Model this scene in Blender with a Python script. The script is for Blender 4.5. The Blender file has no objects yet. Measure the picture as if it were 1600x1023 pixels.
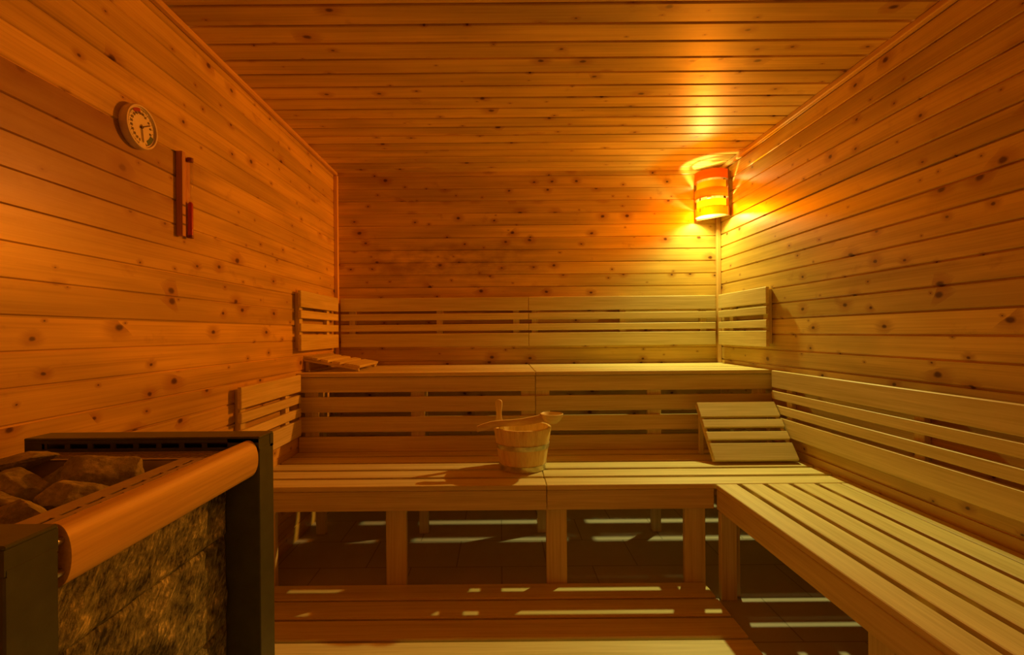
import bpy, bmesh, math, random
from mathutils import Vector, Matrix, noise
random.seed(7)
SC = bpy.context.scene
COL = SC.collection
PI = math.pi

# ------------------------------------------------------------------ room measures (metres)
XL, XR, YB, YF = -1.155, 1.55, 3.40, -0.95
ZC, ZF = 2.255, -0.04
LIFT = 0.04                      # everything is moved up at the end so the floor lies at z = 0
LS = 0.45                        # lower seat height
US = 0.90                        # upper seat height

# ------------------------------------------------------------------ node helpers
def new_mat(name):
    m = bpy.data.materials.new(name); m.use_nodes = True
    nt = m.node_tree; nt.nodes.clear()
    out = nt.nodes.new('ShaderNodeOutputMaterial')
    return m, nt, out

class N:
    def __init__(s, nt): s.nt = nt
    def node(s, t, **kw):
        n = s.nt.nodes.new(t)
        for k, v in kw.items(): setattr(n, k, v)
        return n
    def put(s, sock, v):
        if isinstance(v, bpy.types.NodeSocket): s.nt.links.new(v, sock)
        elif v is not None:
            if sock.type in ('VECTOR', 'RGBA') and isinstance(v, (int, float)): v = (v,)*len(sock.default_value)
            sock.default_value = v
    def math(s, op, a, b=None, c=None, clamp=False):
        n = s.node('ShaderNodeMath', operation=op, use_clamp=clamp)
        s.put(n.inputs[0], a)
        if b is not None: s.put(n.inputs[1], b)
        if c is not None: s.put(n.inputs[2], c)
        return n.outputs[0]
    def vec(s, x, y, z):
        n = s.node('ShaderNodeCombineXYZ')
        s.put(n.inputs[0], x); s.put(n.inputs[1], y); s.put(n.inputs[2], z)
        return n.outputs[0]
    def sep(s, v):
        n = s.node('ShaderNodeSeparateXYZ'); s.put(n.inputs[0], v); return n.outputs
    def noise(s, v, scale=1., detail=3., rough=.55, dim='3D'):
        n = s.node('ShaderNodeTexNoise', noise_dimensions=dim)
        s.put(n.inputs['Vector'], v); n.inputs['Scale'].default_value = scale
        n.inputs['Detail'].default_value = detail; n.inputs['Roughness'].default_value = rough
        return n.outputs[0]
    def ramp(s, f, stops):
        n = s.node('ShaderNodeValToRGB'); s.put(n.inputs[0], f)
        e = n.color_ramp.elements
        while len(e) < len(stops): e.new(.5)
        for i, (p, c) in enumerate(stops):
            e[i].position = p; e[i].color = (*c, 1) if len(c) == 3 else c
        return n.outputs[0]
    def step(s, v, lo, hi, a=0., b=1.):
        n = s.node('ShaderNodeMapRange', interpolation_type='SMOOTHSTEP')
        s.put(n.inputs[0], v)
        for i, q in enumerate((lo, hi, a, b)): s.put(n.inputs[i+1], q)
        return n.outputs[0]
    def mix(s, f, a, b, mode='MIX'):
        n = s.node('ShaderNodeMix', data_type='RGBA', blend_type=mode)
        s.put(n.inputs[0], f)
        for k, v in ((6, a), (7, b)):
            if isinstance(v, tuple) and len(v) == 3: v = (*v, 1)
            s.put(n.inputs[k], v)
        return n.outputs[2]
    def bump(s, h, strength=.3, dist=.002):
        n = s.node('ShaderNodeBump'); s.put(n.inputs['Height'], h)
        n.inputs['Strength'].default_value = strength; n.inputs['Distance'].default_value = dist
        return n.outputs[0]
    def bsdf(s, color, rough=.5, metal=0., normal=None, spec=.5):
        n = s.node('ShaderNodeBsdfPrincipled')
        s.put(n.inputs['Base Color'], (*color, 1) if isinstance(color, tuple) and len(color) == 3 else color)
        s.put(n.inputs['Roughness'], rough); s.put(n.inputs['Metallic'], metal)
        s.put(n.inputs['Specular IOR Level'], spec)
        if normal is not None: s.put(n.inputs['Normal'], normal)
        return n.outputs[0]

def plain(name, color, rough=.5, metal=0., bumps=None, spec=.5, var=.12, scale=30):
    m, nt, out = new_mat(name); g = N(nt)
    tc = g.node('ShaderNodeTexCoord').outputs['Object']
    f = g.noise(tc, scale, 4)
    dark = tuple(c*(1-var) for c in color); lite = tuple(min(1, c*(1+var)) for c in color)
    c = g.ramp(f, [(.3, dark), (.7, lite)])
    nrm = g.bump(g.noise(tc, bumps[0], 5), bumps[1], bumps[2]) if bumps else None
    nt.links.new(g.bsdf(c, rough, metal, nrm, spec), out.inputs[0])
    return m

# knotty pine boards: U runs along the board, V across it
PANEL = 0.0866
def panel_mat(name, ua, va, pitch, off, light, dark, stain=None, gloss=.34, knots=.60, var=.22):
    m, nt, out = new_mat(name); g = N(nt)
    o = g.sep(g.node('ShaderNodeTexCoord').outputs['Object'])
    u, v = o['XYZ'.index(ua)], o['XYZ'.index(va)]
    row = g.math('FLOOR', g.math('DIVIDE', g.math('SUBTRACT', v, off), pitch))
    wn = g.node('ShaderNodeTexWhiteNoise', noise_dimensions='1D'); g.put(wn.inputs['W'], g.math('ADD', row, 13.37))
    rnd = wn.outputs['Value']; rc = g.sep(wn.outputs['Color'])
    u2 = g.math('ADD', u, g.math('MULTIPLY', rnd, 41.))
    v2 = g.math('ADD', v, g.math('MULTIPLY', rc[1], 7.))
    # knots
    vo = g.node('ShaderNodeTexVoronoi', voronoi_dimensions='2D', feature='F1')
    wob = g.noise(g.vec(u2, v2, 0), 22, 2)
    vv = g.vec(g.math('MULTIPLY', u2, 6.6), g.math('ADD', g.math('MULTIPLY', v2, 9.5), g.math('MULTIPLY', wob, .12)), 0)
    g.put(vo.inputs['Vector'], vv); vo.inputs['Scale'].default_value = 1.
    d = vo.outputs['Distance']; kc = g.sep(vo.outputs['Color'])
    has = g.math('LESS_THAN', kc[0], knots)
    rad = g.math('MULTIPLY_ADD', g.math('POWER', kc[1], 2.2), .125, .028)
    core = g.math('MULTIPLY', g.step(d, rad, g.math('MULTIPLY', rad, .35)), has)
    halo = g.math('MULTIPLY', g.step(d, g.math('MULTIPLY', rad, 3.6), rad), has)
    # grain, bent round the knots
    vb = g.math('MULTIPLY_ADD', halo, .010, v2)
    g1 = g.noise(g.vec(g.math('MULTIPLY', u2, 1.1), g.math('MULTIPLY', vb, 38), rnd), 1., 4, .6)
    g2 = g.noise(g.vec(g.math('MULTIPLY', u2, 2.6), g.math('MULTIPLY', vb, 190), rnd), 1., 2, .5)
    big = g.noise(g.vec(g.math('MULTIPLY', u2, 1.3), g.math('MULTIPLY', v2, 5), 0), 1., 3, .5)
    f = g.math('ADD', g.math('MULTIPLY', g1, .62), g.math('MULTIPLY', g2, .38))
    c = g.ramp(f, [(.33, tuple(k*.92 for k in dark)), (.50, tuple((a+b)/2 for a, b in zip(light, dark))), (.67, light)])
    tone = g.math('MULTIPLY_ADD', rc[2], var, 1-var*.62)
    tone = g.math('MULTIPLY', tone, g.step(big, .28, .72, .74, 1.12))
    c = g.mix(1., c, g.vec(tone, tone, tone), 'MULTIPLY')
    smear = g.math('MULTIPLY', g.step(g.noise(g.vec(g.math('MULTIPLY', u2, 7.), g.math('MULTIPLY', v2, 9.), 4.), 1., 4, .6), .60, .76), .42)
    c = g.mix(smear, c, (.34, .14, .035))
    c = g.mix(g.math('MULTIPLY', halo, .50), c, (.36, .14, .03))
    c = g.mix(g.math('MULTIPLY', core, .92), c, (.085, .022, .006))
    if stain: c = stain(g, o, row, c)
    nrm = g.bump(g.math('SUBTRACT', f, g.math('MULTIPLY', core, .4)), .12, .002)
    rough = g.math('MULTIPLY_ADD', g1, .18, gloss-.09)
    nt.links.new(g.bsdf(c, rough, 0, nrm, .45), out.inputs[0])
    return m

# smooth bench timber, grain along one axis
def bench_mat(axis, name, light, dark, gloss=.5):
    m, nt, out = new_mat(name + '_' + axis.lower()); g = N(nt)
    o = g.sep(g.node('ShaderNodeTexCoord').outputs['Object'])
    r = g.node('ShaderNodeObjectInfo').outputs['Random']
    i = 'XYZ'.index(axis); s = [o[0], o[1], o[2]]
    sc = [34., 34., 34.]; sc[i] = 1.3
    sf = [150., 150., 150.]; sf[i] = 4.
    off = g.math('MULTIPLY', r, 53.)
    g1 = g.noise(g.vec(*[g.math('ADD', g.math('MULTIPLY', s[k], sc[k]), off) for k in range(3)]), 1., 3, .55)
    g2 = g.noise(g.vec(*[g.math('ADD', g.math('MULTIPLY', s[k], sf[k]), off) for k in range(3)]), 1., 2, .6)
    f = g.math('ADD', g.math('MULTIPLY', g1, .55), g.math('MULTIPLY', g2, .45))
    c = g.ramp(f, [(.34, tuple(k*.88 for k in dark)), (.66, light)])
    t = g.math('MULTIPLY_ADD', r, .16, .90)
    c = g.mix(1., c, g.vec(t, t, t), 'MULTIPLY')
    nt.links.new(g.bsdf(c, gloss, 0, g.bump(f, .10, .0015), .35), out.inputs[0])
    return m

PL, PD = (.79, .580, .14), (.60, .395, .07)        # pine light / dark
def stain_left(g, o, row, c):
    # a run of darker, weathered boards from the front of the room to a little past the dials
    n = g.noise(g.vec(g.math('MULTIPLY', o[1], 3.), g.math('MULTIPLY', o[2], 9.), 0), 1., 4, .6)
    zone = g.math('MULTIPLY', g.math('LESS_THAN', o[2], 1.7735), g.step(o[2], 1.30, 1.52))
    zone = g.math('MULTIPLY', zone, g.step(g.math('ADD', o[1], g.math('MULTIPLY', n, .7)), 2.5, 1.6))
    k = g.math('MULTIPLY', zone, g.step(n, .2, .75, .55, .9))
    return g.mix(k, c, (.27, .115, .025))
def stain_back(g, o, row, c):
    # dark rubbed marks where heads lean against the boards
    n = g.noise(g.vec(g.math('MULTIPLY', o[0], 5.), g.math('MULTIPLY', o[2], 11.), 3.), 1., 5, .62)
    a = g.math('MULTIPLY', g.step(o[0], -1.12, -.75), g.step(o[0], .42, .05))
    b = g.math('MULTIPLY', g.step(o[2], 1.40, 1.58), g.step(o[2], 1.84, 1.68))
    k = g.math('MULTIPLY', g.math('MULTIPLY', a, b), g.step(n, .36, .70, .0, .62))
    return g.mix(k, c, (.24, .115, .04))

M = {}
M['pine_left'] = panel_mat('pine_boards_left', 'Y', 'Z', PANEL, 1.7735 % PANEL, PL, PD, stain_left)
M['pine_back'] = panel_mat('pine_boards_back', 'X', 'Z', PANEL, 1.441 % PANEL, PL, PD, stain_back)
M['pine_right'] = panel_mat('pine_boards_right', 'Y', 'Z', PANEL, 1.441 % PANEL, PL, PD, None)
M['pine_front'] = panel_mat('pine_boards_front', 'X', 'Z', PANEL, 1.441 % PANEL, PL, PD, None)
CP = 0.1108
M['pine_ceiling'] = panel_mat('pine_boards_ceiling', 'X', 'Y', CP, 1.66 % CP, PL, PD, None, gloss=.42, knots=.42, var=.14)
BL, BD = (.82, .725, .33), (.67, .565, .20)
for ax in 'XYZ':
    M['bench'+ax] = bench_mat(ax, 'bench_timber', BL, BD)
    M['trim'+ax] = bench_mat(ax, 'pine_moulding', (.84, .57, .19), (.70, .42, .11), .4)
M['rail'] = bench_mat('Y', 'rail_timber', (.86, .66, .18), (.66, .46, .10), .45)
M['bucketZ'] = bench_mat('Z', 'bucket_larch', (.95, .82, .34), (.78, .62, .20), .45)
M['ladle'] = bench_mat('X', 'ladle_timber', (.93, .78, .32), (.80, .62, .20), .42)
M['dark_metal'] = plain('anthracite_metal', (.080, .105, .052), .42, .15, (400, .08, .001))
M['grille_metal'] = plain('warm_grey_steel', (.46, .40, .28), .45, .1)
M['black'] = plain('black_void_metal', (.012, .010, .008), .7)
M['hoop'] = plain('dull_brass_hoop', (.62, .62, .36), .30, .6, (60, .25, .003), var=.3)
M['steel'] = plain('screw_steel', (.6, .58, .55), .3, .9)
M['white_rim'] = plain('cream_dial_rim', (.78, .70, .55), .4)
M['dial'] = plain('cream_dial_face', (.86, .78, .56), .5, var=.05)
M['ink'] = plain('dial_ink', (.14, .08, .03), .6)
M['red_ink'] = plain('dial_red', (.42, .03, .02), .5)
M['green_ink'] = plain('dial_green', (.06, .13, .06), .5)
M['timer_wood'] = bench_mat('Z', 'timer_timber', (.66, .33, .12), (.48, .22, .08), .45)
M['lamp_board'] = bench_mat('Z', 'dark_lamp_timber', (.38, .20, .06), (.26, .13, .035), .6)
M['timer_face'] = bench_mat('Z', 'timer_face_timber', (.72, .40, .16), (.58, .30, .11), .45)
M['red_sand'] = plain('red_sand', (.55, .015, .02), .45)
M['cap'] = plain('brown_tube_cap', (.20, .045, .03), .45)

def stone_mat(name, a, b, scale):
    m, nt, out = new_mat(name); g = N(nt)
    tc = g.node('ShaderNodeTexCoord').outputs['Object']
    r = g.node('ShaderNodeObjectInfo').outputs['Random']
    p = g.node('ShaderNodeVectorMath', operation='ADD'); g.put(p.inputs[0], tc); g.put(p.inputs[1], g.vec(g.math('MULTIPLY', r, 9), 0, 0))
    f = g.noise(p.outputs[0], scale, 8, .68); h = g.noise(p.outputs[0], scale*4.5, 5, .7)
    t = g.math('MULTIPLY_ADD', h, .5, g.math('MULTIPLY', f, .5))
    c = g.ramp(t, [(.36, a), (.52, tuple((x+y)*.42 for x, y in zip(a, b))), (.66, b)])
    nt.links.new(g.bsdf(c, .62, 0, g.bump(t, .8, .006), .35), out.inputs[0])
    return m
M['rock'] = stone_mat('sauna_rock', (.19, .20, .12), (.64, .64, .42), 16)

def soap_mat():
    m, nt, out = new_mat('split_soapstone'); g = N(nt)
    o = g.sep(g.node('ShaderNodeTexCoord').outputs['Object'])
    # veins that run obliquely through the split face
    w1 = g.math('ADD', g.math('MULTIPLY', o[1], .55), g.math('MULTIPLY', o[2], .85))
    w2 = g.math('SUBTRACT', g.math('MULTIPLY', o[1], .85), g.math('MULTIPLY', o[2], .55))
    n1 = g.noise(g.vec(g.math('MULTIPLY', w1, 60), g.math('MULTIPLY', w2, 150), 0), 1., 6, .7)
    n2 = g.noise(g.vec(g.math('MULTIPLY', o[1], 14), g.math('MULTIPLY', o[2], 14), 2.), 1., 6, .65)
    n3 = g.noise(g.vec(g.math('MULTIPLY', w1, 9), g.math('MULTIPLY', w2, 26), 5.), 1., 4, .6)
    t = g.math('ADD', g.math('MULTIPLY', n1, .5), g.math('MULTIPLY', n2, .5))
    c = g.ramp(t, [(.42, (.025, .03, .018)), (.49, (.20, .23, .12)), (.55, (.38, .42, .21)), (.62, (1., 1., .52))])
    c = g.mix(g.step(n3, .40, .30), c, (.03, .03, .02))
    nt.links.new(g.bsdf(c, .5, 0, g.bump(t, 1., .010), .5), out.inputs[0])
    return m
M['soapstone'] = soap_mat()

def tile_mat():
    m, nt, out = new_mat('grey_floor_tile'); g = N(nt)
    tc = g.node('ShaderNodeTexCoord').outputs['Object']
    b = g.node('ShaderNodeTexBrick', offset=.5)
    g.put(b.inputs['Vector'], tc)
    b.inputs['Color1'].default_value = (.46, .42, .36, 1); b.inputs['Color2'].default_value = (.50, .455, .39, 1)
    b.inputs['Mortar'].default_value = (.24, .21, .17, 1)
    b.inputs['Scale'].default_value = 1.; b.inputs['Mortar Size'].default_value = .003
    b.inputs['Brick Width'].default_value = .45; b.inputs['Row Height'].default_value = .30
    f = g.noise(tc, 9, 5, .6)
    c = g.mix(g.step(f, .3, .7, 0, .25), b.outputs['Color'], (.36, .32, .27))
    nt.links.new(g.bsdf(c, .55, 0, g.bump(b.outputs['Fac'], -.3, .002), .4), out.inputs[0])
    return m
M['tile'] = tile_mat()

def veneer_mat(name, col, through, tint):
    m, nt, out = new_mat(name); g = N(nt)
    o = g.sep(g.node('ShaderNodeTexCoord').outputs['Object'])
    n = g.noise(g.vec(g.math('MULTIPLY', o[0], 5), g.math('MULTIPLY', o[1], 5), g.math('MULTIPLY', o[2], 90)), 1., 3)
    c = g.ramp(n, [(.3, tuple(k*.8 for k in col)), (.7, col)])
    di = g.node('ShaderNodeBsdfDiffuse'); g.put(di.inputs[0], c)
    tl = g.node('ShaderNodeBsdfTranslucent'); g.put(tl.inputs[0], c)
    tp = g.node('ShaderNodeBsdfTransparent'); tp.inputs[0].default_value = (*tint, 1)
    a = g.node('ShaderNodeMixShader'); a.inputs[0].default_value = .55
    nt.links.new(di.outputs[0], a.inputs[1]); nt.links.new(tl.outputs[0], a.inputs[2])
    b = g.node('ShaderNodeMixShader'); b.inputs[0].default_value = through
    nt.links.new(a.outputs[0], b.inputs[1]); nt.links.new(tp.outputs[0], b.inputs[2])
    nt.links.new(b.outputs[0], out.inputs[0])
    return m
M['veneer'] = veneer_mat('thin_wood_veneer', (.85, .27, .02), .86, (1., .46, .03))
M['veneer_thick'] = veneer_mat('wood_veneer', (.80, .24, .02), .38, (1., .45, .03))
M['veneer_inner'] = veneer_mat('pale_thin_wood_veneer', (.92, .55, .07), .45, (1., .56, .04))

def glow_mat(name, col, e):
    m, nt, out = new_mat(name); g = N(nt)
    em = g.node('ShaderNodeEmission'); em.inputs[0].default_value = (*col, 1); em.inputs[1].default_value = e
    nt.links.new(em.outputs[0], out.inputs[0]); return m
M['bulb'] = glow_mat('frosted_bulb', (1., .80, .35), 3.)
def glass_mat(name, tint, mixf):
    m, nt, out = new_mat(name); g = N(nt)
    gl = g.node('ShaderNodeBsdfGlossy'); gl.inputs['Roughness'].default_value = .05
    tp = g.node('ShaderNodeBsdfTransparent'); tp.inputs[0].default_value = (*tint, 1)
    b = g.node('ShaderNodeMixShader'); b.inputs[0].default_value = mixf
    nt.links.new(tp.outputs[0], b.inputs[1]); nt.links.new(gl.outputs[0], b.inputs[2])
    nt.links.new(b.outputs[0], out.inputs[0]); return m
M['glass'] = glass_mat('clear_glass', (.96, .93, .90), .10)
M['bronze_glass'] = glass_mat('bronze_tinted_glass', (.45, .30, .18), .10)

# ------------------------------------------------------------------ mesh helpers
def box(bm, x0, x1, y0, y1, z0, z1, bev=.0025, mtx=None, seg=1):
    t = bmesh.new()
    bmesh.ops.create_cube(t, size=1.)
    bmesh.ops.scale(t, vec=(abs(x1-x0), abs(y1-y0), abs(z1-z0)), verts=t.verts)
    if bev: bmesh.ops.bevel(t, geom=list(t.edges), offset=bev, segments=seg, affect='EDGES', profile=.5)
    bmesh.ops.translate(t, vec=((x0+x1)/2, (y0+y1)/2, (z0+z1)/2), verts=t.verts)
    if mtx: bmesh.ops.transform(t, matrix=mtx, verts=t.verts)
    me = bpy.data.meshes.new('tmp'); t.to_mesh(me); t.free(); bm.from_mesh(me); bpy.data.meshes.remove(me)
def cyl(bm, a, b, r, r2=None, seg=24):
    a, b = Vector(a), Vector(b); d = b-a
    mt = Matrix.Translation((a+b)/2) @ d.to_track_quat('Z', 'Y').to_matrix().to_4x4()
    bmesh.ops.create_cone(bm, cap_ends=True, segments=seg, radius1=r, radius2=r if r2 is None else r2, depth=d.length, matrix=mt)
def lathe(bm, prof, cx, cy, seg=48, close=False):
    """prof: list of (r, z), revolved about the vertical through (cx, cy)"""
    rings = [[bm.verts.new((cx+r*math.cos(2*PI*k/seg), cy+r*math.sin(2*PI*k/seg), z)) for k in range(seg)] for r, z in prof]
    n = len(rings)
    for i in range(n if close else n-1):
        A, B = rings[i], rings[(i+1) % n]
        for k in range(seg):
            bm.faces.new((A[k], A[(k+1) % seg], B[(k+1) % seg], B[k]))
    return rings
def prism(bm, prof, fn0, fn1):
    """extrude a closed 2D profile between two placements"""
    a = [bm.verts.new(fn0(*p)) for p in prof]; b = [bm.verts.new(fn1(*p)) for p in prof]
    n = len(prof)
    for i in range(n): bm.faces.new((a[i], a[(i+1) % n], b[(i+1) % n], b[i]))
    bm.faces.new(a[::-1]); bm.faces.new(b)
def root(name, loc, label, cat, group=None):
    o = bpy.data.objects.new(name, None); COL.objects.link(o)
    o.empty_display_size = .05; o.location = loc
    o['label'] = label; o['category'] = cat
    if group: o['group'] = group
    return o
def obj(name, bm, mat, parent=None, label=None, smooth=False, loc=None):
    """one mesh object; the bmesh holds room coordinates"""
    top = parent
    base = Vector((0, 0, 0))
    while top is not None: base += top.location; top = top.parent
    if loc is not None: base = Vector(loc)
    bmesh.ops.translate(bm, vec=-base, verts=bm.verts)
    bmesh.ops.recalc_face_normals(bm, faces=bm.faces)
    me = bpy.data.meshes.new(name); bm.to_mesh(me); bm.free()
    if mat: me.materials.append(M[mat])
    if smooth:
        me.polygons.foreach_set('use_smooth', [True]*len(me.polygons))
        try: me.set_sharp_from_angle(angle=math.radians(38))
        except Exception: pass
    o = bpy.data.objects.new(name, me); COL.objects.link(o)
    if parent is not None: o.parent = parent
    elif loc is not None: o.location = loc
    if label: o['label'] = label
    return o
def struct(name, bm, mat, parent=None):
    o = obj(name, bm, mat, parent)
    if parent is None: o['kind'] = 'structure'
    return o
def bx(name, mat, parent, *a, **k):
    label = k.pop('label', None)
    bm = bmesh.new(); box(bm, *a, **k); return obj(name, bm, mat, parent, label)

# ------------------------------------------------------------------ panelled room
def panel_profile(v0, v1, pitch, off, groove=.006, depth=.006, cham=.003, back=.045, flip=False):
    """closed profile (v, d): d = 0 is the board face, negative goes into the wall"""
    pts = [(v0, -back), (v0, 0)]
    k = math.ceil((v0-off)/pitch)
    while off+k*pitch < v1-.012:
        s = off+k*pitch
        if s > v0+.012:
            if flip:
                pts += [(s-groove-cham, 0), (s-groove, -cham), (s-groove, -depth), (s, -depth), (s, 0)]
            else:
                pts += [(s, 0), (s, -depth), (s+groove, -depth), (s+groove, -cham), (s+groove+cham, 0)]
        k += 1
    pts += [(v1, 0), (v1, -back)]
    return pts
def wall(name, mat, prof, f0, f1):
    bm = bmesh.new(); prism(bm, prof, f0, f1); return struct(name, bm, mat)
pl = panel_profile(ZF, ZC, PANEL, 1.7735 % PANEL, groove=.005, depth=.005)
wall('wall_left', 'pine_left', pl, lambda v, d: (XL+d, YF, v), lambda v, d: (XL+d, YB+.04, v))
pb = panel_profile(ZF, ZC, PANEL, 1.441 % PANEL, groove=.005, depth=.005)
wall('wall_back', 'pine_back', pb, lambda v, d: (XL, YB-d, v), lambda v, d: (XR, YB-d, v))
pr_ = panel_profile(ZF, ZC, PANEL, 1.441 % PANEL, groove=.008, depth=.008)
wall('wall_right', 'pine_right', pr_, lambda v, d: (XR-d, YF, v), lambda v, d: (XR-d, YB+.04, v))
pc = panel_profile(YF, YB, CP, 1.66 % CP, groove=.013, depth=.012)
wall('ceiling', 'pine_ceiling', pc, lambda v, d: (XL, v, ZC-d), lambda v, d: (XR, v, ZC-d))
bm = bmesh.new(); box(bm, XL-.04, XR+.04, YF-.04, YB+.04, ZF-.05, ZF, bev=0); struct('floor', bm, 'tile')
# front wall behind the camera with an unseen tinted glass door that lets the added fill in
DX0, DX1, DZ1 = -.35, .45, 1.93
pf = panel_profile(ZF, ZC, PANEL, 1.441 % PANEL, groove=.005, depth=.005)
bm = bmesh.new()
prism(bm, pf, lambda v, d: (XL, YF+d, v), lambda v, d: (DX0, YF+d, v))
prism(bm, pf, lambda v, d: (DX1, YF+d, v), lambda v, d: (XR, YF+d, v))
ph = panel_profile(DZ1, ZC, PANEL, 1.441 % PANEL, groove=.005, depth=.005)
prism(bm, ph, lambda v, d: (DX0, YF+d, v), lambda v, d: (DX1, YF+d, v))
struct('wall_front', bm, 'pine_front')
bm = bmesh.new(); box(bm, DX0, DX1, YF-.03, YF-.022, ZF, DZ1, bev=.001); struct('door_1', bm, 'bronze_glass')
# mouldings
bm = bmesh.new(); box(bm, XL, XL+.028, YB-.022, YB, US, ZC-.024, bev=.004); struct('trim_1', bm, 'trimZ')
bm = bmesh.new(); box(bm, XR-.028, XR, YB-.028, YB, US, ZC-.026, bev=.004); struct('trim_2', bm, 'trimZ')
bm = bmesh.new(); box(bm, XL, XL+.024, YF, YB, ZC-.022, ZC, bev=.004); struct('trim_3', bm, 'trimY')
bm = bmesh.new(); box(bm, XR-.022, XR, YF, YB, ZC-.028, ZC, bev=.004); struct('trim_4', bm, 'trimY')

# ------------------------------------------------------------------ benches
SW, SG, ST = .104, .030, .022            # slat width, gap, thickness
LY0, LY1 = 2.122, 2.765
UY0, UY1 = 2.73, 3.373
JX = .20                                   # where two bench sections meet
GAPX = .0015

def upper_bench(x0, x1, label):
    r = root('upper_bench', ((x0+x1)/2, (UY0+UY1)/2, ZF), label, 'bench', 'sections of the upper back bench')
    for k in range(5):
        y = UY0+k*(SW+SG); bx('slat', 'benchX', r, x0, x1, y, y+SW, US-ST, US)
    for x in (x0+.10, (x0+x1)/2, x1-.10):
        bx('crossbearer', 'benchY', r, x-.03, x+.03, UY0+.075, UY1-.01, US-ST-.06, US-ST-.0002)
    return r
ub1 = upper_bench(XL+.004, JX-GAPX, 'left section of the upper bench by the back wall, with a headrest lying on it')
ub2 = upper_bench(JX+GAPX, XR-.004, 'right section of the upper bench by the back wall, empty, below the corner lamp')
for r, xs in ((ub1, (-1.05, -.45)), (ub2, (.235, .90))):
    for x in xs: bx('leg', 'benchZ', r, x-.026, x+.026, 2.80, 2.84, ZF, US-ST-.0003)

SKY = 2.748                                  # front of the slatted apron between the benches
def skirt(x0, x1, battens, label):
    r = root('bench_apron', ((x0+x1)/2, SKY, LS), label, 'bench front', 'slatted boards between the two benches')
    for z1, z0 in ((.8745, .7885), (.762, .675), (.649, .562), (.536, .4505)):
        bx('board', 'benchX', r, x0, x1, SKY, SKY+.018, z0, z1)
    for x in battens: bx('batten', 'benchZ', r, x-.04, x+.04, SKY+.018, SKY+.040, .46, .83, label=None)
skirt(XL+.006, JX-GAPX, (-1.08, -.473, .158), 'slatted boards closing the upper bench front, left half, behind the ladle handle')
skirt(JX+GAPX, XR-.004, (.242, .88, 1.48), 'slatted boards closing the upper bench front, right half, behind the tilted headrest')

def lower_bench(x0, x1, legs, label):
    r = root('lower_bench', ((x0+x1)/2, (LY0+LY1)/2, ZF), label, 'bench', 'sections of the lower back bench')
    for k in range(5):
        y = LY0+k*(SW+SG); bx('slat', 'benchX', r, x0, x1, y, min(y+SW, LY1), LS-ST, LS)
    xa = min(x1, .936)
    bx('front_board', 'benchX', r, x0, xa, LY0+.002, LY0+.024, LS-ST-.088, LS-ST-.0015)
    for x in legs: bx('leg', 'benchZ', r, x-.046, x+.046, 2.1645, 2.194, ZF, LS-ST-.0305)
    for x in (x0+.06, (x0+x1)/2, x1-.06):
        bx('crossbearer', 'benchY', r, x-.028, x+.028, LY0+.026, LY1-.02, LS-ST-.03, LS-ST-.0002)
    return r
lower_bench(XL+.004, JX-GAPX, (-1.06, -.472), 'left section of the slatted lower bench, carrying the wooden bucket, behind the heater')
lower_bench(JX+GAPX, XR-.004, (.247, .868, 1.46), 'right section of the slatted lower bench, carrying the tilted headrest')
# the long bench along the right wall
r = root('side_bench', (1.24, 1.2, ZF), 'long slatted bench along the right wall, running toward the viewer with lengthwise slats', 'bench')
SX0 = .941; SY0, SY1 = .18, 2.116
for k in range(5):
    x = SX0+k*.1128; bx('slat', 'benchY', r, x, x+.090, SY0, SY1, LS-ST, LS)
bx('slat', 'benchY', r, SX0+5*.1128-.016, XR-.004, SY0, SY1, LS-ST, LS, label='narrow slat against the wall')
bx('front_board', 'benchY', r, SX0+.002, SX0+.024, SY0, SY1, LS-ST-.088, LS-ST-.0015)
for y in (.30, 1.2, 2.0): bx('crossbearer', 'benchX', r, SX0+.026, XR-.02, y-.028, y+.028, LS-ST-.03, LS-ST-.0002)
bx('leg', 'benchZ', r, SX0+.004, SX0+.072, 2.078, 2.108, ZF, LS-ST-.0905)
bx('leg', 'benchZ', r, .975, 1.042, 2.1095, 2.1395, ZF, LS-ST-.0905)
bx('leg', 'benchZ', r, SX0+.026, SX0+.056, 1.19, 1.28, ZF, LS-ST-.0305)
bx('leg', 'benchZ', r, SX0+.026, SX0+.056, .25, .34, ZF, LS-ST-.0305)
for y in (.30, 1.24, 2.05): bx('leg', 'benchZ', r, 1.47, 1.50, y-.045, y+.045, ZF, LS-ST-.0305)

# floor duckboard
r = root('duckboard', (.0, 1.65, ZF), 'wide slatted wooden duckboard lying on the tiles in front of the lower bench', 'duckboard')
DK = .1345
for k in range(8):
    y1 = 2.160-k*DK
    x0 = -1.10 if y1-DK > 1.19 else -.50
    bx('slat', 'benchX', r, x0, .905, y1-.119, y1, -.022, 0., bev=.004)
for x in (-.44, .2, .84): bx('runner', 'benchY', r, x-.03, x+.03, 1.12, 2.15, ZF, -.0222)

# ------------------------------------------------------------------ backrests
PROF = ((0, .093), (.111, .156), (.186, .231), (.249, .34))
def backrest(axis, p0, p1, face, sgn, top, battens, label, group):
    """slats run from p0 to p1 along `axis`; sgn points from the wall to the room"""
    mid = (p0+p1)/2
    loc = (mid, face, top-.34) if axis == 'X' else (face, mid, top-.34)
    r = root('backrest', loc, label, 'backrest', group)
    for a, b in PROF:
        f0, f1 = sorted((face, face-sgn*.019))
        if axis == 'X': bx('slat', 'benchX', r, p0, p1, f0, f1, top-b, top-a)
        else: bx('slat', 'benchY', r, f0, f1, p0, p1, top-b, top-a)
    for q in battens:
        f0, f1 = sorted((face-sgn*.0192, face-sgn*(.0466 if p1-p0 < 2 else .0459)))
        if axis == 'X': bx('batten', 'benchZ', r, q-.022, q+.022, f0, f1, top-.325, top-.012)
        else: bx('batten', 'benchZ', r, f0, f1, q-.022, q+.022, top-.325, top-.012)
    return r
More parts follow.
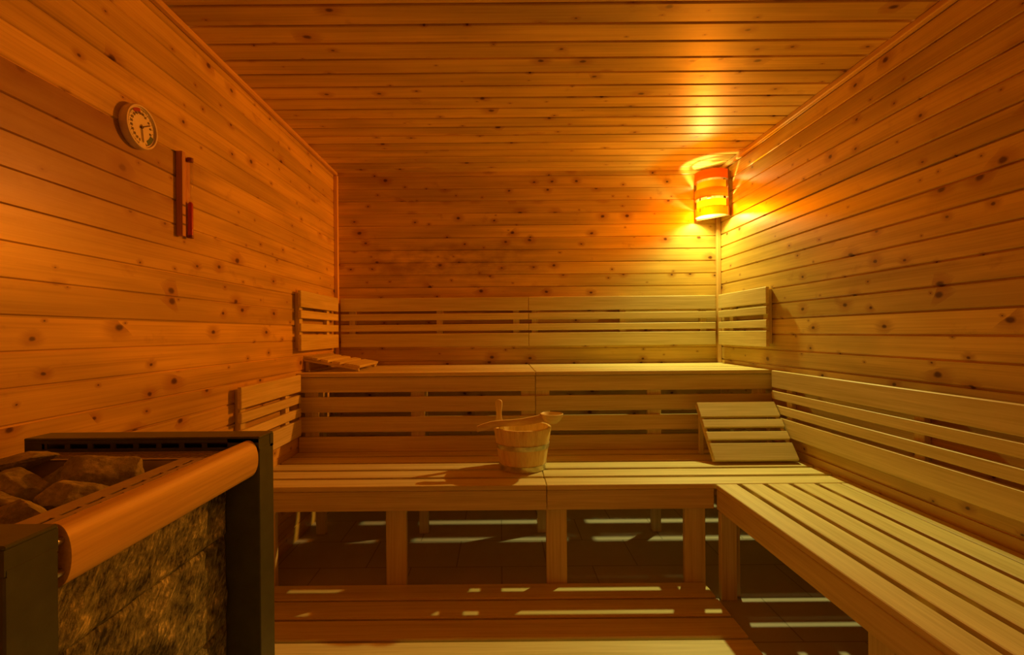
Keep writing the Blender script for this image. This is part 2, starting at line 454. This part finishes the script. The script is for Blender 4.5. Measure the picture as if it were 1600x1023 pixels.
UT, LT = 1.3685, .900
g1 = 'backrests above the upper bench'; g2 = 'backrests above the lower benches'
backrest('X', -1.105, JX-GAPX, 3.3541, -1, UT, (-1.03, -.42, .115), 'long slatted backrest on the back wall, left half, away from the lamp', g1)
backrest('X', JX+GAPX, 1.500, 3.3541, -1, UT, (.245, .86, 1.42), 'long slatted backrest on the back wall, right half, nearest below the lamp', g1)
backrest('Y', 2.70, 3.325, XL+.046, 1, UT, (2.745, 3.18), 'short slatted backrest on the left wall above the upper bench headrest', g1)
backrest('Y', 2.728, 3.325, XR-.046, -1, UT, (2.77, 3.18), 'short slatted backrest on the right wall under the corner lamp', g1)
backrest('Y', 2.070, 2.69, XL+.046, 1, LT-.004, (2.12, 2.56), 'short slatted backrest low on the left wall just behind the heater', g2)
backrest('Y', .30, 2.68, XR-.046, -1, LT, (.4, 1.0, 1.76, 2.55), 'very long slatted backrest low on the right wall above the side bench', g2)

# ------------------------------------------------------------------ headrests
HP = ((0, .090), (.108, .153), (.180, .225), (.247, .342))
def headrest(low_mid, along, side, rise, run, lowz_feet, highz_feet, label, base):
    """low_mid: middle of the low edge (top face); along: unit plan vector from low to high; side: unit plan vector across"""
    A = Vector((along[0]*run, along[1]*run, rise)).normalized(); S = Vector((side[0], side[1], 0)); Nn = S.cross(A)
    if Nn.z < 0: Nn = -Nn
    mt = Matrix(((S.x, A.x, Nn.x, low_mid[0]), (S.y, A.y, Nn.y, low_mid[1]), (S.z, A.z, Nn.z, low_mid[2]), (0, 0, 0, 1)))
    r = root('headrest', (low_mid[0], low_mid[1], base), label, 'headrest', 'slatted wooden headrests')
    HWd = .213
    mat = 'benchX' if abs(side[0]) > .5 else 'benchY'; mb = 'benchY' if mat == 'benchX' else 'benchX'
    for a, b in HP:
        a, b = .342-b, .342-a
        bx('slat', mat, r, -HWd, HWd, a, b, -.016, 0, mtx=mt)
    for s in (-1, 1):
        bx('side_batten', mb, r, s*.203-.010, s*.203+.010, .006, .336, -.031, -.0162, mtx=mt)
    for s in (-1, 1):
        for t, zf in ((.020, lowz_feet), (.318, highz_feet)):
            if not zf: continue
            p = mt @ Vector((s*.188, t, -.026))
            w = .011
            bx('foot', 'benchZ', r, p.x-w, p.x+w, p.y-w, p.y+w, base, p.z+.008)
headrest((-.822, 3.050, .936), (-1, 0), (0, 1), .060, .335, 1, 1, 'slatted wooden headrest lying nearly flat in the left corner of the upper bench', US)
headrest((1.2845, 2.420, .4725), (0, 1), (1, 0), .263, .224, 0, 1, 'slatted wooden headrest propped steeply on the right of the lower bench', LS)

# ------------------------------------------------------------------ bucket and ladle
BXc, BYc = .108, 2.405
r = root('bucket', (BXc, BYc, LS), 'stave-built wooden water bucket with two dull metal hoops on the lower bench', 'bucket')
def br(z): return .111 + (.143-.111)*(z-LS)/.205
bm = bmesh.new()
NS, SUB = 16, 5
cols = []
zs = [LS+.001, LS+.05, LS+.10, LS+.15, LS+.2035, LS+.207]
for k in range(NS):
    for j in range(SUB):
        a = 2*PI*(k+(j/SUB))/NS
        gap = .0028 if j == 0 else 0.
        ring = [bm.verts.new((BXc+(br(z)-gap)*math.cos(a), BYc+(br(z)-gap)*math.sin(a), z)) for z in zs[:-1]]
        ring.append(bm.verts.new((BXc+(br(zs[-1])-.003)*math.cos(a), BYc+(br(zs[-1])-.003)*math.sin(a), zs[-1])))
        ring.append(bm.verts.new((BXc+(br(zs[-1])-.014)*math.cos(a), BYc+(br(zs[-1])-.014)*math.sin(a), zs[-1])))
        ring.append(bm.verts.new((BXc+(br(zs[0]+.02)-.017)*math.cos(a), BYc+(br(zs[0]+.02)-.017)*math.sin(a), zs[0]+.02)))
        cols.append(ring)
n = len(cols)
for i in range(n):
    A, B = cols[i], cols[(i+1) % n]
    for q in range(len(A)-1): bm.faces.new((A[q], B[q], B[q+1], A[q+1]))
bm.faces.new([c[-1] for c in cols]); bm.faces.new([c[0] for c in cols][::-1])
body = obj('stave_wall', bm, 'bucketZ', r, smooth=True)
for z0, z1 in ((LS+.004, LS+.030), (LS+.108, LS+.130)):
    bm = bmesh.new()
    lathe(bm, [(br(z0)+.0004, z0), (br(z0)+.003, z0), (br(z1)+.003, z1), (br(z1)+.0004, z1)], BXc, BYc, 64, close=True)
    obj('hoop', bm, 'hoop', r, smooth=True)
# tall handle stave at the back left
ha = math.radians(150)
hx, hy = BXc+.134*math.cos(ha), BYc+.134*math.sin(ha)
bm = bmesh.new()
outl = [(-.030, .628), (-.027, .650), (-.017, .668), (-.012, .690), (-.011, .715), (-.016, .745), (-.018, .762), (-.015, .774), (-.006, .780),
        (.006, .780), (.015, .774), (.018, .762), (.016, .745), (.011, .715), (.012, .690), (.017, .668), (.027, .650), (.030, .628)]
tx, ty = .97, -.243; nx, ny = .243, .97
prism(bm, outl, lambda u, z: (hx+tx*u-nx*.006, hy+ty*u-ny*.006, z), lambda u, z: (hx+tx*u+nx*.006, hy+ty*u+ny*.006, z))
bmesh.ops.bevel(bm, geom=[e for e in bm.edges], offset=.002, segments=1, affect='EDGES')
obj('handle_stave', bm, 'bucketZ', r, smooth=True)

LX, LYc, LZ = .251, 2.372, .722
r = root('ladle', (LX, LYc, LZ-.045), 'carved wooden ladle laid across the rim of the bucket', 'ladle')
bm = bmesh.new()
prof = [(.0005, LZ-.050), (.024, LZ-.047), (.042, LZ-.034), (.053, LZ-.014), (.057, LZ), (.053, LZ+.0015), (.048, LZ-.004), (.042, LZ-.018), (.028, LZ-.032), (.0005, LZ-.038)]
lathe(bm, prof, LX, LYc, 40)
bmesh.ops.remove_doubles(bm, verts=bm.verts, dist=.0012)
obj('bowl', bm, 'ladle', r, smooth=True)
bm = bmesh.new()
path = [(.213, .702, .019), (.185, .698, .020), (.15, .691, .0195), (.10, .685, .018), (.05, .683, .0165), (0., .682, .0165), (-.045, .677, .0175), (-.085, .667, .0175), (-.113, .659, .015)]
rings = []
for i, (x, z, h) in enumerate(path):
    y = 2.372-.045*(LX-x)/.36
    w = .013 + .005*math.sin(i*.9)*0
    ring = []
    for k in range(12):
        a = 2*PI*k/12; ca, sa = math.cos(a), math.sin(a)
        sx = math.copysign(abs(ca)**.6, ca); sz = math.copysign(abs(sa)**.6, sa)
        ring.append(bm.verts.new((x, y+w*sx, z+h*sz)))
    rings.append(ring)
for A, B in zip(rings, rings[1:]):
    for k in range(12): bm.faces.new((A[k], A[(k+1) % 12], B[(k+1) % 12], B[k]))
bm.faces.new(rings[0][::-1]); bm.faces.new(rings[-1])
obj('handle', bm, 'ladle', r, smooth=True)

# ------------------------------------------------------------------ sauna heater
HX = -.544                                   # right-hand face of the frame
HZ = .891
HL = -1.075
r = root('sauna_heater', (-.80, .84, ZF), 'dark metal sauna heater with stone side, wooden guard rail and tray of stones', 'sauna heater')
def arch(y0, y1, name_label):
    bm = bmesh.new()
    box(bm, HX-.084, HX, y0, y1, ZF, HZ-.034, bev=.002)
    box(bm, HL, HL+.068, y0, y1, ZF, HZ-.034, bev=.002)
    # hollow top bar with a slotted inner face
    box(bm, HL, HX, y0, y1, HZ-.006, HZ, bev=.002)
    box(bm, HL, HX, y0+.003, y1-.003, HZ-.036, HZ-.028, bev=0)
    return bm
fr = obj('end_frame', arch(1.088, 1.156, ''), 'dark_metal', r)
bm = bmesh.new()
box(bm, HL, HX, 1.140, 1.156, HZ-.034, HZ-.005, bev=0)
box(bm, HL+.002, HX-.002, 1.0885, 1.092, HZ-.013, HZ-.005, bev=0); box(bm, HL+.002, HX-.002, 1.0885, 1.092, HZ-.034, HZ-.024, bev=0)
x = HL+.002
box(bm, HX-.072, HX-.001, 1.0885, 1.150, HZ-.034, HZ-.005, bev=0)
xs = [HX-.072-.0515*k for k in range(1, 9)]
for q in xs: box(bm, q-.006, q+.006, 1.0885, 1.092, HZ-.0245, HZ-.0125, bev=0)
box(bm, HL+.002, xs[-1], 1.0885, 1.092, HZ-.0245, HZ-.0125, bev=0)
obj('vent_bar', bm, 'dark_metal', fr)
fr2 = obj('end_frame', arch(.528, .594, ''), 'dark_metal', r)
bm = bmesh.new(); box(bm, HL, HX-.0005, .5285, .5935, HZ-.034, HZ-.005, bev=0); obj('vent_bar', bm, 'dark_metal', fr2)
# split soapstone courses on the side
def slab(z0, z1, seed):
    bm = bmesh.new(); ny, nz = 60, 26
    y0, y1 = .596, 1.0872
    X0 = -.617
    grid = []
    for i in range(ny+1):
        col = []
        for j in range(nz+1):
            y = y0+(y1-y0)*i/ny; z = z0+(z1-z0)*j/nz
            w1 = .55*y+.85*z; w2 = .85*y-.55*z
            p = Vector((w1*9, w2*22, seed*3.1)); q = Vector((y*30, z*30, seed))
            d = .006*noise.noise(p)+.0045*noise.noise(q)+.002*noise.noise(q*3)
            e = min(i, ny-i, j*1.2, (nz-j)*1.2)
            if e < 1: d = min(d, 0)-.004
            col.append(bm.verts.new((X0+d, y, z)))
        grid.append(col)
    for i in range(ny):
        for j in range(nz): bm.faces.new((grid[i][j], grid[i+1][j], grid[i+1][j+1], grid[i][j+1]))
    rim = [c[0] for c in grid]+[grid[-1][j] for j in range(1, nz+1)]+[grid[i][-1] for i in range(ny-1, -1, -1)]+[grid[0][j] for j in range(nz-1, 0, -1)]
    bk = [bm.verts.new((X0-.025, v.co.y, v.co.z)) for v in rim]; n = len(rim)
    for k in range(n): bm.faces.new((rim[k], bk[k], bk[(k+1) % n], rim[(k+1) % n]))
    bm.faces.new(bk)
    return bm
for k, (z0, z1) in enumerate(((.6745, .842), (.4745, .6725), (.2745, .4725), (.0745, .2725))):
    obj('stone_slab', slab(z0, z1, k+1.3), 'soapstone', r, smooth=False)
# inner casing and basket
bm = bmesh.new()
box(bm, HL+.01, -.645, .600, 1.084, .05, .66, bev=0)
box(bm, -.652, -.645, .600, 1.084, .66, .845, bev=0); box(bm, HL+.01, HL+.017, .600, 1.084, .66, .845, bev=0)
box(bm, HL+.01, -.645, 1.078, 1.084, .66, .845, bev=0); box(bm, HL+.01, -.645, .600, .606, .66, .845, bev=0)
obj('casing', bm, 'black', r)
GZ = .860
BX0, BX1, BY0, BY1 = HL+.075, -.678, .665, 1.018      # opening for the stones
bm = bmesh.new()
for a in ((BX0-.003, BX0, BY0, BY1), (BX1, BX1+.003, BY0, BY1), (BX0, BX1, BY0-.003, BY0), (BX0, BX1, BY1, BY1+.003)):
    box(bm, *a, .70, GZ-.0005, bev=0)
box(bm, BX0, BX1, BY0, BY1, .70, .705, bev=0)
obj('stone_tray', bm, 'grille_metal', r)
# perforated flange round the tray
bm = bmesh.new()
def cross(y0, y1, x0, x1, step, slant):
    x = x0
    while x < x1-slant-.004:
        v = [bm.verts.new((x, y0, GZ)), bm.verts.new((x+.0068, y0, GZ)), bm.verts.new((x+.0068+slant, y1, GZ)), bm.verts.new((x+slant, y1, GZ))]
        w = [bm.verts.new((q.co.x, q.co.y, GZ-.002)) for q in v]
        bm.faces.new(v); bm.faces.new(w[::-1])
        for k in range(4): bm.faces.new((v[k], w[k], w[(k+1) % 4], v[(k+1) % 4]))
        x += step
ya, yb, yc, yd = BY1, 1.028, 1.057, 1.086
for y0, y1 in ((BY1, 1.030), (1.054, 1.058), (1.082, 1.087)): box(bm, HL+.012, -.612, y0, y1, GZ-.002, GZ, bev=0)
cross(1.030, 1.054, HL+.014, -.612, .018, .016); cross(1.058, 1.082, HL+.014, -.612, .018, .016)
box(bm, BX1, -.648, .600, BY1, GZ-.002, GZ, bev=0); box(bm, -.640, -.630, .600, BY1, GZ-.002, GZ, bev=0); box(bm, -.622, -.612, .600, BY1, GZ-.002, GZ, bev=0)
y = .604
while y < BY1:
    box(bm, -.648, -.640, y, y+.010, GZ-.002, GZ, bev=0); box(bm, -.630, -.622, y+.02, y+.032, GZ-.002, GZ, bev=0); y += .045
box(bm, HL+.012, BX0, .600, BY1, GZ-.002, GZ, bev=0); box(bm, BX0, BX1, .600, BY0, GZ-.002, GZ, bev=0)
obj('top_grille', bm, 'grille_metal', r)
# half-round guard rail
bm = bmesh.new()
pr = [(-.571, .802), (-.571, .883)]
for k in range(17):
    a = PI/2-PI*k/16
    pr.append((-.567+.0225*max(0., math.cos(a))**.85, .8425+.0410*math.sin(a)))
prism(bm, pr, lambda x, z: (x, .612, z), lambda x, z: (x, 1.0845, z))
rail = obj('guard_rail', bm, 'rail', r, smooth=True, label='half-round wooden guard rail')
for z in (.822, .862):
    bm = bmesh.new(); cyl(bm, (-.558, .5945, z), (-.558, .6118, z), .005, seg=16)
    obj('screw', bm, 'steel', rail)

# stones: one thing each
def rock(c, size, rot, seed, label):
    rng = random.Random(seed); bm = bmesh.new()
    planes = []
    while len(planes) < 15:
        v = Vector((rng.gauss(0, 1), rng.gauss(0, 1), rng.gauss(0, 1))).normalized()
        if all(v.dot(p[0]) < .80 for p in planes): planes.append((v, rng.uniform(.60, .95)))
        elif rng.random() < .02: planes.append((v, .9))
    bmesh.ops.create_icosphere(bm, subdivisions=5, radius=1.)
    for v in bm.verts:
        d = v.co.normalized()
        rr = sum((max(d.dot(n), 1e-4)/h)**60 for n, h in planes)**(-1/60)
        rr *= 1+.055*noise.noise(d*2.6+Vector((seed, 0, 0)))+.022*noise.noise(d*9+Vector((0, seed, 0)))+.010*noise.noise(d*24)
        v.co = Vector((d.x*rr*size[0], d.y*rr*size[1], d.z*rr*size[2]))*.98
    mt = Matrix.Translation(c) @ Matrix.Rotation(math.radians(rot[2]), 4, 'Z') @ Matrix.Rotation(math.radians(rot[1]), 4, 'Y') @ Matrix.Rotation(math.radians(rot[0]), 4, 'X')
    bmesh.ops.transform(bm, matrix=mt, verts=bm.verts)
    o = obj('sauna_stone', bm, 'rock', None, smooth=True, loc=c)
    o['label'] = label; o['category'] = 'stone'; o['group'] = 'stones heaped on the heater'
ROCKS = [
 ((-.770, .930, .846), (.078, .062, .044), (10, 4, 8), 3, 'large pale angular stone at the right end of the heater tray, its flat side up'),
 ((-.975, .980, .868), (.075, .052, .019), (0, -11, 6), 5, 'flat tilted slab of stone at the far left of the tray, highest of the heap'),
 ((-.878, .875, .848), (.062, .048, .036), (0, 12, -10), 8, 'dark rounded stone just in front of the tilted slab'),
 ((-.862, .965, .832), (.050, .038, .032), (6, 4, 30), 11, 'brown shadowed stone at the back between the slab and the pale stone'),
 ((-.728, .822, .842), (.058, .052, .040), (0, -6, 12), 14, 'smooth grey stone close to the wooden rail at mid tray'),
 ((-.850, .812, .832), (.070, .034, .028), (4, 14, -8), 21, 'flat brown stone lying in the middle row at the left picture edge'),
 ((-.742, .735, .838), (.066, .040, .042), (-4, 4, 6), 25, 'long rough stone nearest the viewer behind the near frame'),
 ((-.875, .735, .832), (.060, .046, .040), (0, 0, 40), 29, 'stone in the near left corner of the tray'),
 ((-.800, .880, .788), (.052, .046, .036), (0, 0, 70), 33, 'dark stone sunk deep in the gap in the middle of the heap'),
]
for a in ROCKS: rock(*a)

# ------------------------------------------------------------------ dial thermometer
TY, TZ = 1.535, 1.783
FX = XL+.027
r = root('wall_thermometer', (XL, TY, TZ), 'round cream dial thermometer with two hands, high on the left wall', 'thermometer')
def disc_ring(bm, prof, seg=56):
    """prof (r, x) revolved about the wall normal"""
    rings = [[bm.verts.new((x, TY+q*math.cos(2*PI*k/seg), TZ+q*math.sin(2*PI*k/seg))) for k in range(seg)] for q, x in prof]
    for A, B in zip(rings, rings[1:]):
        for k in range(seg): bm.faces.new((A[k], A[(k+1) % seg], B[(k+1) % seg], B[k]))
    return rings
bm = bmesh.new()
rg = disc_ring(bm, [(.066, XL+.0003), (.0685, XL+.004), (.0685, FX-.003), (.0665, FX), (.0615, FX), (.0605, FX-.006)])
bm.faces.new(rg[0][::-1])
obj('case', bm, 'white_rim', r, smooth=True)
bm = bmesh.new(); rg = disc_ring(bm, [(.0604, FX-.0055), (.0604, FX-.008)]); bm.faces.new(rg[0]); bm.faces.new(rg[1][::-1])
dial = obj('dial_face', bm, 'dial', r)
FD = FX-.0052
# on the wall as seen from the room: right is +Y here, up is +Z
def pol(a, q): return (TY+q*math.sin(math.radians(a)), TZ+q*math.cos(math.radians(a)))
def strip(bm, p, q, w, x=FD):
    d = Vector((q[0]-p[0], q[1]-p[1])).normalized(); nn = Vector((-d.y, d.x))*w/2
    vs = [(p[0]+nn.x, p[1]+nn.y), (p[0]-nn.x, p[1]-nn.y), (q[0]-nn.x, q[1]-nn.y), (q[0]+nn.x, q[1]+nn.y)]
    prism(bm, vs, lambda y, z: (x, y, z), lambda y, z: (x+.0006, y, z))
def sector(bm, a0, a1, q0, q1, n=10):
    vs = [pol(a0+(a1-a0)*k/n, q1) for k in range(n+1)]+[pol(a1-(a1-a0)*k/n, q0) for k in range(n+1)]
    prism(bm, vs, lambda y, z: (FD, y, z), lambda y, z: (FD+.0005, y, z))
bm = bmesh.new(); sector(bm, -38, -5, .046, .057); obj('red_zone', bm, 'red_ink', dial, label='red zone of the scale')
bm = bmesh.new(); sector(bm, 108, 148, .041, .056); obj('green_zone', bm, 'green_ink', dial, label='dark green zone of the scale')
bm = bmesh.new()
for k in range(49):
    a = -168+k*4.0
    if -40 < a < -3: continue
    strip(bm, pol(a, .053 if k % 4 else .050), pol(a, .0575), .0009)
sector(bm, -168, 24, .0568, .0575, 60)
obj('temperature_scale', bm, 'ink', dial); bm = bmesh.new()
for k in range(33):
    a = 30+k*4.0
    if 106 < a < 150: continue
    strip(bm, pol(a, .052 if k % 4 else .048), pol(a, .0565), .0009)
sector(bm, 30, 158, .0558, .0565, 40)
obj('humidity_scale', bm, 'ink', dial)
bm = bmesh.new(); strip(bm, pol(242, .008), pol(62, .042), .0034, FD+.001); obj('upper_hand', bm, 'ink', dial)
bm = bmesh.new(); strip(bm, pol(352, .008), pol(172, .046), .0034, FD+.002); obj('lower_hand', bm, 'ink', dial)
bm = bmesh.new(); cyl(bm, (FD, TY, TZ), (FD+.005, TY, TZ), .0042, seg=20); obj('hub', bm, 'ink', dial)
# numerals round the left arc
def numeral(txt, a, q, size):
    cu = bpy.data.curves.new('numeral', 'FONT'); cu.body = txt; cu.size = size; cu.extrude = .0002
    cu.align_x = 'CENTER'; cu.align_y = 'CENTER'; cu.offset = .0002
    t = bpy.data.objects.new('numeral', cu); COL.objects.link(t)
    bpy.context.view_layer.update()
    me = bpy.data.meshes.new_from_object(t.evaluated_get(bpy.context.evaluated_depsgraph_get()))
    bpy.data.objects.remove(t)
    y, z = pol(a, q)
    # text plane: x -> -? seen from +X looking to -X, right is +Y
    mt = Matrix.Translation((FD+.0004, y, z)) @ Matrix(((0, 0, 1, 0), (1, 0, 0, 0), (0, 1, 0, 0), (0, 0, 0, 1)))
    me.transform(mt); return me
bm = bmesh.new()
for k, t in enumerate(('0', '10', '20', '30', '40', '50', '60', '70', '80', '90', '100')):
    me = numeral(t, -170+k*17.5, .0425, .0115); bm.from_mesh(me); bpy.data.meshes.remove(me)
for k, t in enumerate(('20', '40', '60', '80')):
    me = numeral(t, 25+k*26, .0400, .0095); bm.from_mesh(me); bpy.data.meshes.remove(me)
obj('numerals', bm, 'ink', dial)

# ------------------------------------------------------------------ sand timer
r = root('sand_timer', (XL, 1.755, 1.475), 'narrow wooden sand timer with a glass tube of red sand on the left wall', 'sand timer')
Z0, Z1 = 1.478, 1.782
bx('side_rail', 'timer_wood', r, XL+.0003, XL+.021, 1.728, 1.748, Z0, Z1, bev=.0015)
back = bx('back_board', 'timer_face', r, XL+.0003, XL+.006, 1.748, 1.800, Z0+.004, Z1-.006, bev=.001)
bx('face_strip', 'timer_face', r, XL+.0212, XL+.0232, 1.729, 1.747, Z0, Z1, bev=.0005)
for z in (1.588, 1.553, 1.520): bx('minute_mark', 'ink', r, XL+.0233, XL+.0238, 1.730, 1.746, z-.003, z+.003, bev=0)
ty, txx = 1.783, XL+.0175
def tube(prof, name, mat, lab=None):
    bm = bmesh.new(); rings = lathe(bm, prof, txx, ty, 24)
    bm.faces.new(rings[0][::-1]); bm.faces.new(rings[-1]); return obj(name, bm, mat, r, lab, smooth=True)
zm = 1.640
tube([(.0095, Z0+.010), (.0095, zm-.03), (.006, zm-.012), (.0022, zm), (.006, zm+.012), (.0095, zm+.03), (.0095, Z1-.020)], 'glass_tube', 'glass')
tube([(.0084, Z0+.012), (.0084, 1.605), (.004, 1.612)], 'sand', 'red_sand')
tube([(.0105, Z1-.022), (.0105, Z1-.008)], 'top_cap', 'cap'); tube([(.0105, Z0+.001), (.0105, Z0+.011)], 'bottom_cap', 'cap')

# ------------------------------------------------------------------ corner lamp
LC = Vector((1.452, 3.292, 0)); D = Vector((.665, -.747, 0)).normalized(); NV = Vector((-D.y, D.x, 0))
if NV.dot(Vector((-1, -1, 0))) < 0: NV = -NV
LB, LTp = 1.893, 2.197; BH = (LTp-LB)/5
r = root('corner_lamp', (LC.x, LC.y, LB), 'glowing corner lamp with curved wooden veneer bands, high in the back right corner', 'lamp')
def lp(s, t, z): p = LC+D*s+NV*t; return (p.x, p.y, z)
bm = bmesh.new()
def lbox(s0, s1, t0, t1, z0, z1):
    prism(bm, [(s0, t0), (s1, t0), (s1, t1), (s0, t1)], lambda s, t: lp(s, t, z0), lambda s, t: lp(s, t, z1))
lbox(-.112, -.094, -.012, .0, LB-.004, LTp+.004); lbox(.094, .112, -.012, .0, LB-.004, LTp+.004)
lbox(-.094, .094, -.012, -.002, LB-.004, LB+.055); lbox(-.094, .094, -.012, -.002, LTp-.055, LTp+.004)
lbox(-.078, .078, -.012, -.002, LB+.055, LTp-.055)
fr = obj('back_frame', bm, 'lamp_board', r)
for s in (-.106, .106):
    for z0, z1 in ((LB-.002, LB+.052), (LTp-.058, LTp-.004)):
        bm = bmesh.new()
        lbox(s-.012 if s > 0 else s-.004, s+.004 if s > 0 else s+.012, -.034, -.0122, z0, z1)
        obj('mounting_block', bm, 'trimZ', fr)
def band(name, mat, a, b, z0, z1, flare=0.):
    bm = bmesh.new(); n = 28; th = .0012; rows = []
    for k in range(n+1):
        q = PI*k/n; s, t = -math.cos(q), math.sin(q)
        row = []
        for (rr, z, fl) in ((0, z0, 0), (0, z1, flare), (-th, z1, flare), (-th, z0, 0)):
            row.append(bm.verts.new(lp((a+rr)*s, (b+rr-fl)*t+.0005, z)))
        rows.append(row)
    for A, B in zip(rows, rows[1:]):
        for k in range(4): bm.faces.new((A[k], B[k], B[(k+1) % 4], A[(k+1) % 4]))
    bm.faces.new(rows[0][::-1]); bm.faces.new(rows[-1])
    obj(name, bm, mat, r, smooth=True)
band('outer_band', 'veneer', .108, .106, LB, LB+BH)
band('outer_band', 'veneer_thick', .108, .106, LB+2*BH, LB+3*BH)
band('outer_band', 'veneer_thick', .108, .106, LB+4*BH, LTp)
band('inner_band', 'veneer_inner', .096, .090, LB+BH-.004, LB+2*BH-.012, 0)
band('inner_band', 'veneer_inner', .096, .090, LB+3*BH-.004, LB+4*BH-.010, 0)
mdf, ntd, oud = new_mat('frosted_plate'); gd = N(ntd)
tld = gd.node('ShaderNodeBsdfTranslucent'); tld.inputs[0].default_value = (.95, .85, .6, 1)
tpd = gd.node('ShaderNodeBsdfTransparent'); tpd.inputs[0].default_value = (1, .97, .9, 1)
mxd = gd.node('ShaderNodeMixShader'); mxd.inputs[0].default_value = .84
ntd.links.new(tld.outputs[0], mxd.inputs[1]); ntd.links.new(tpd.outputs[0], mxd.inputs[2]); ntd.links.new(mxd.outputs[0], oud.inputs[0])
M['frosted'] = mdf
bm = bmesh.new()
pp = [(-.104*math.cos(PI*k/28), .102*math.sin(PI*k/28)+.001) for k in range(29)]
prism(bm, pp, lambda s, t: lp(s, t, LB+.004), lambda s, t: lp(s, t, LB+.006))
obj('added_diffuser', bm, 'frosted', r)  # plate added to weaken the direct light falling below the lamp
BT, BZ = .042, LB+.105
bp = lp(0, BT, BZ)
bm = bmesh.new(); bmesh.ops.create_uvsphere(bm, u_segments=24, v_segments=14, radius=.021, matrix=Matrix.Translation(bp))
obj('bulb', bm, 'bulb', r, smooth=True)
bm = bmesh.new(); cyl(bm, lp(0, BT, BZ+.021), lp(0, BT, BZ+.085), .016); obj('socket', bm, 'white_rim', r, smooth=True)
for o in bpy.data.objects:
    if o.name.startswith('bulb'): o.visible_shadow = True

def point(name, loc, col, w, rad):
    l = bpy.data.lights.new(name, 'POINT'); l.energy = w; l.color = col; l.shadow_soft_size = rad
    o = bpy.data.objects.new(name, l); COL.objects.link(o); o.location = loc; return o
WARM = (1., .96, .30)
lamp_light = point('lamp_light', lp(-.03, BT, LB+.042), WARM, 71., .022)
lamp_uplight = point('lamp_uplight', lp(-.01, BT, LTp-.062), WARM, 6., .022)
for o in (lamp_light, lamp_uplight):                      # gentle fall-off, as the evenly exposed photograph shows
    l = o.data; l.use_nodes = True; nt = l.node_tree; nt.nodes.clear()
    fo = nt.nodes.new('ShaderNodeLightFalloff'); fo.inputs['Strength'].default_value = 1.
    em = nt.nodes.new('ShaderNodeEmission'); ou = nt.nodes.new('ShaderNodeOutputLight')
    nt.links.new(fo.outputs['Linear'], em.inputs['Strength']); nt.links.new(em.outputs[0], ou.inputs[0])

# ------------------------------------------------------------------ world: warm fill light added through the unseen glass door
w = bpy.data.worlds.new('added_door_fill'); SC.world = w; w.use_nodes = True
w.node_tree.nodes['Background'].inputs[0].default_value = (1., .62, .28, 1); w.node_tree.nodes['Background'].inputs[1].default_value = 2.5

# ------------------------------------------------------------------ camera
cam = bpy.data.cameras.new('camera'); co = bpy.data.objects.new('camera', cam); COL.objects.link(co)
cam.sensor_width = 36; cam.sensor_fit = 'HORIZONTAL'; cam.lens = 36*755/1600.
ROLL = .0085
co.location = (0, 0, 1.12)
co.matrix_world = Matrix.Translation((0, 0, 1.12)) @ Matrix.Rotation(PI/2, 4, 'X') @ Matrix.Rotation(-ROLL, 4, 'Z')
cam.shift_x = (800-781)/1600.; cam.shift_y = -(511.5-520)/1600.
cam.clip_start = .02
SC.camera = co
for o in list(bpy.data.objects):
    if o.parent is None: o.location.z += LIFT

SC.view_settings.view_transform = 'Standard'; SC.view_settings.look = 'None'
SC.view_settings.exposure = 0.; SC.view_settings.gamma = 1.; SC.view_settings.use_curve_mapping = False
SC.cycles.use_denoising = True
SC.cycles.max_bounces = 12; SC.cycles.diffuse_bounces = 8; SC.cycles.glossy_bounces = 4; SC.cycles.transparent_max_bounces = 16
SC.cycles.caustics_reflective = False; SC.cycles.caustics_refractive = False
SC.cycles.sample_clamp_indirect = 4.
